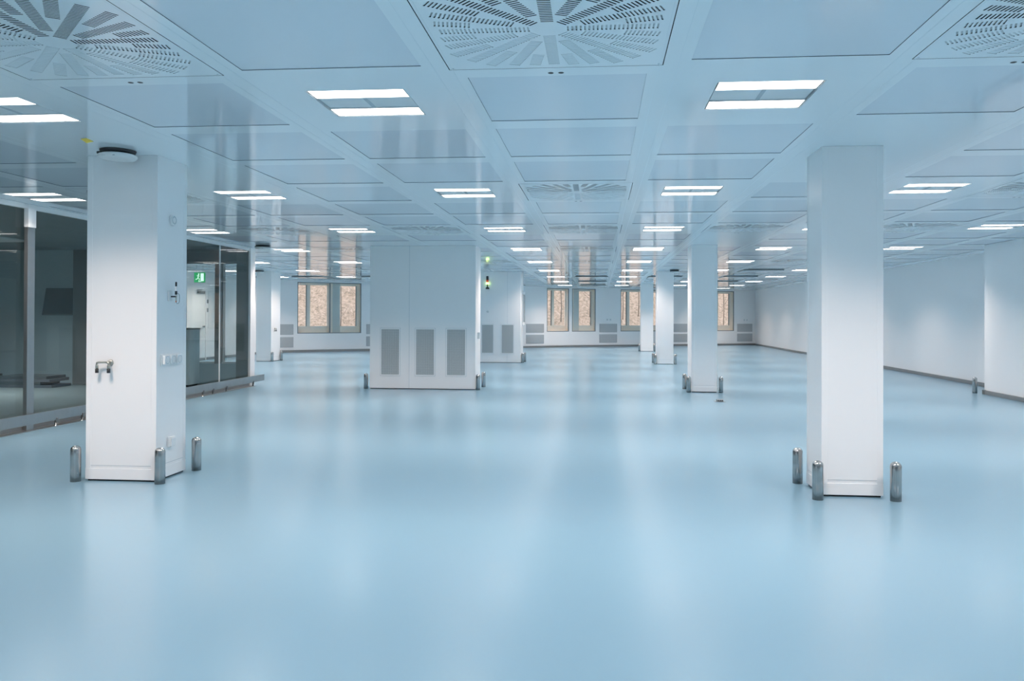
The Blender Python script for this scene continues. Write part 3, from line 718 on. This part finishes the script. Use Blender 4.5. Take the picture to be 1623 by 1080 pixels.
# ------------------------------------------------------------------ outside: wooded bank behind the facade
b = MB(); nx, ny = 90, 40; km = b.mi(M_hill); g = []
rr = random.Random(3)
base, dirx = Vector((-16, 26.5)), Vector((math.cos(0.5), math.sin(0.5))); dn = Vector((-dirx.y, dirx.x))
for j in range(ny+1):
    row = []
    for i in range(nx+1):
        s = i/nx*46-4; q = 3.4+j/ny*26
        p = base+dirx*s+dn*q
        h = -1.0+(q-3.4)*0.62+rr.uniform(-0.22, 0.22)
        row.append(b.bm.verts.new((p.x+rr.uniform(-0.1, 0.1), p.y+rr.uniform(-0.1, 0.1), h)))
    g.append(row)
for j in range(ny):
    for i in range(nx):
        f = b.bm.faces.new([g[j][i], g[j][i+1], g[j+1][i+1], g[j+1][i]]); f.material_index = km; f.smooth = True
struct(b.done('ground_bank'))
def hill_z(x, y):
    q = (Vector((x, y))-base).dot(dn); return -1.0+(q-3.4)*0.62
TREES = [(-11.9, 35.6, 'outside the leftmost far window, left pane'), (-10.9, 36.4, 'outside the leftmost far window, middle pane'), (-2.0, 41.6, 'outside the central windows, left'), (-0.5, 43.0, 'outside the central windows, right'),
         (1.3, 43.6, 'outside the window left of the far columns'), (2.2, 44.6, 'outside behind the farthest column'), (7.2, 46.6, 'outside the right far window')]
for x, y, lab in TREES:
    z0 = hill_z(x, y)-0.3; t = thing('bare_tree', 'slim bare tree '+lab, 'tree', (x, y, z0))
    b = MB(); b.tube([(0, 0, 0), (0.04, 0, 1.2), (0.0, 0.05, 2.6), (0.08, 0, 4.4)], 0.028, M_trunk, 8); b.done('trunk', t)
    for k in range(5):
        a = rr.uniform(0, 2*PI); zz = rr.uniform(0.9, 3.4); l = rr.uniform(0.5, 1.0)
        b = MB(); b.tube([(0.02, 0, zz), (math.cos(a)*l*0.5, math.sin(a)*l*0.5, zz+l*0.4), (math.cos(a)*l, math.sin(a)*l, zz+l)], 0.010, M_trunk, 6); b.done('branch', t)

# ------------------------------------------------------------------ world, camera, view
w = bpy.data.worlds.new('World'); sc.world = w; w.use_nodes = True
t = w.node_tree; bg = t.nodes['Background']
tc = t.nodes.new('ShaderNodeTexCoord'); sx = t.nodes.new('ShaderNodeSeparateXYZ'); cr = t.nodes.new('ShaderNodeValToRGB')
cr.color_ramp.elements[0].position = 0.48; cr.color_ramp.elements[0].color = (0.55, 0.55, 0.55, 1)
cr.color_ramp.elements[1].position = 0.75; cr.color_ramp.elements[1].color = (0.95, 1.0, 1.05, 1)
mr = t.nodes.new('ShaderNodeMapRange'); mr.inputs['From Min'].default_value = -1
t.links.new(tc.outputs['Generated'], sx.inputs[0]); t.links.new(sx.outputs['Z'], mr.inputs['Value']); t.links.new(mr.outputs[0], cr.inputs[0]); t.links.new(cr.outputs[0], bg.inputs['Color'])
bg.inputs['Strength'].default_value = 2.3

fwd = Vector((-0.08675, 0.99621, 0.00608)); rgt = Vector((0.99623, 0.08673, 0.00372)); up = Vector((-0.00317, -0.00638, 0.99997))
cam = bpy.data.cameras.new('camera'); co = bpy.data.objects.new('camera', cam); C.objects.link(co)
m = Matrix.Identity(4)
for r_ in range(3): m[r_][0] = rgt[r_]; m[r_][1] = up[r_]; m[r_][2] = -fwd[r_]
m[2][3] = 1.3818
co.matrix_world = m
cam.sensor_width = 36; cam.sensor_fit = 'HORIZONTAL'; cam.lens = 36*1251.26/1623
cam.shift_x = (811.5-839.98)/1623; cam.shift_y = (494.04-540)/1623
cam.clip_start = 0.05; cam.clip_end = 300
sc.camera = co
vs_ = sc.view_settings; vs_.view_transform = 'Standard'; vs_.look = 'None'; vs_.gamma = 1; vs_.use_curve_mapping = False; vs_.exposure = 0.03
sc.cycles.max_bounces = 12; sc.cycles.diffuse_bounces = 8; sc.cycles.glossy_bounces = 5; sc.cycles.transparent_max_bounces = 16; sc.cycles.caustics_reflective = False; sc.cycles.sample_clamp_indirect = 4
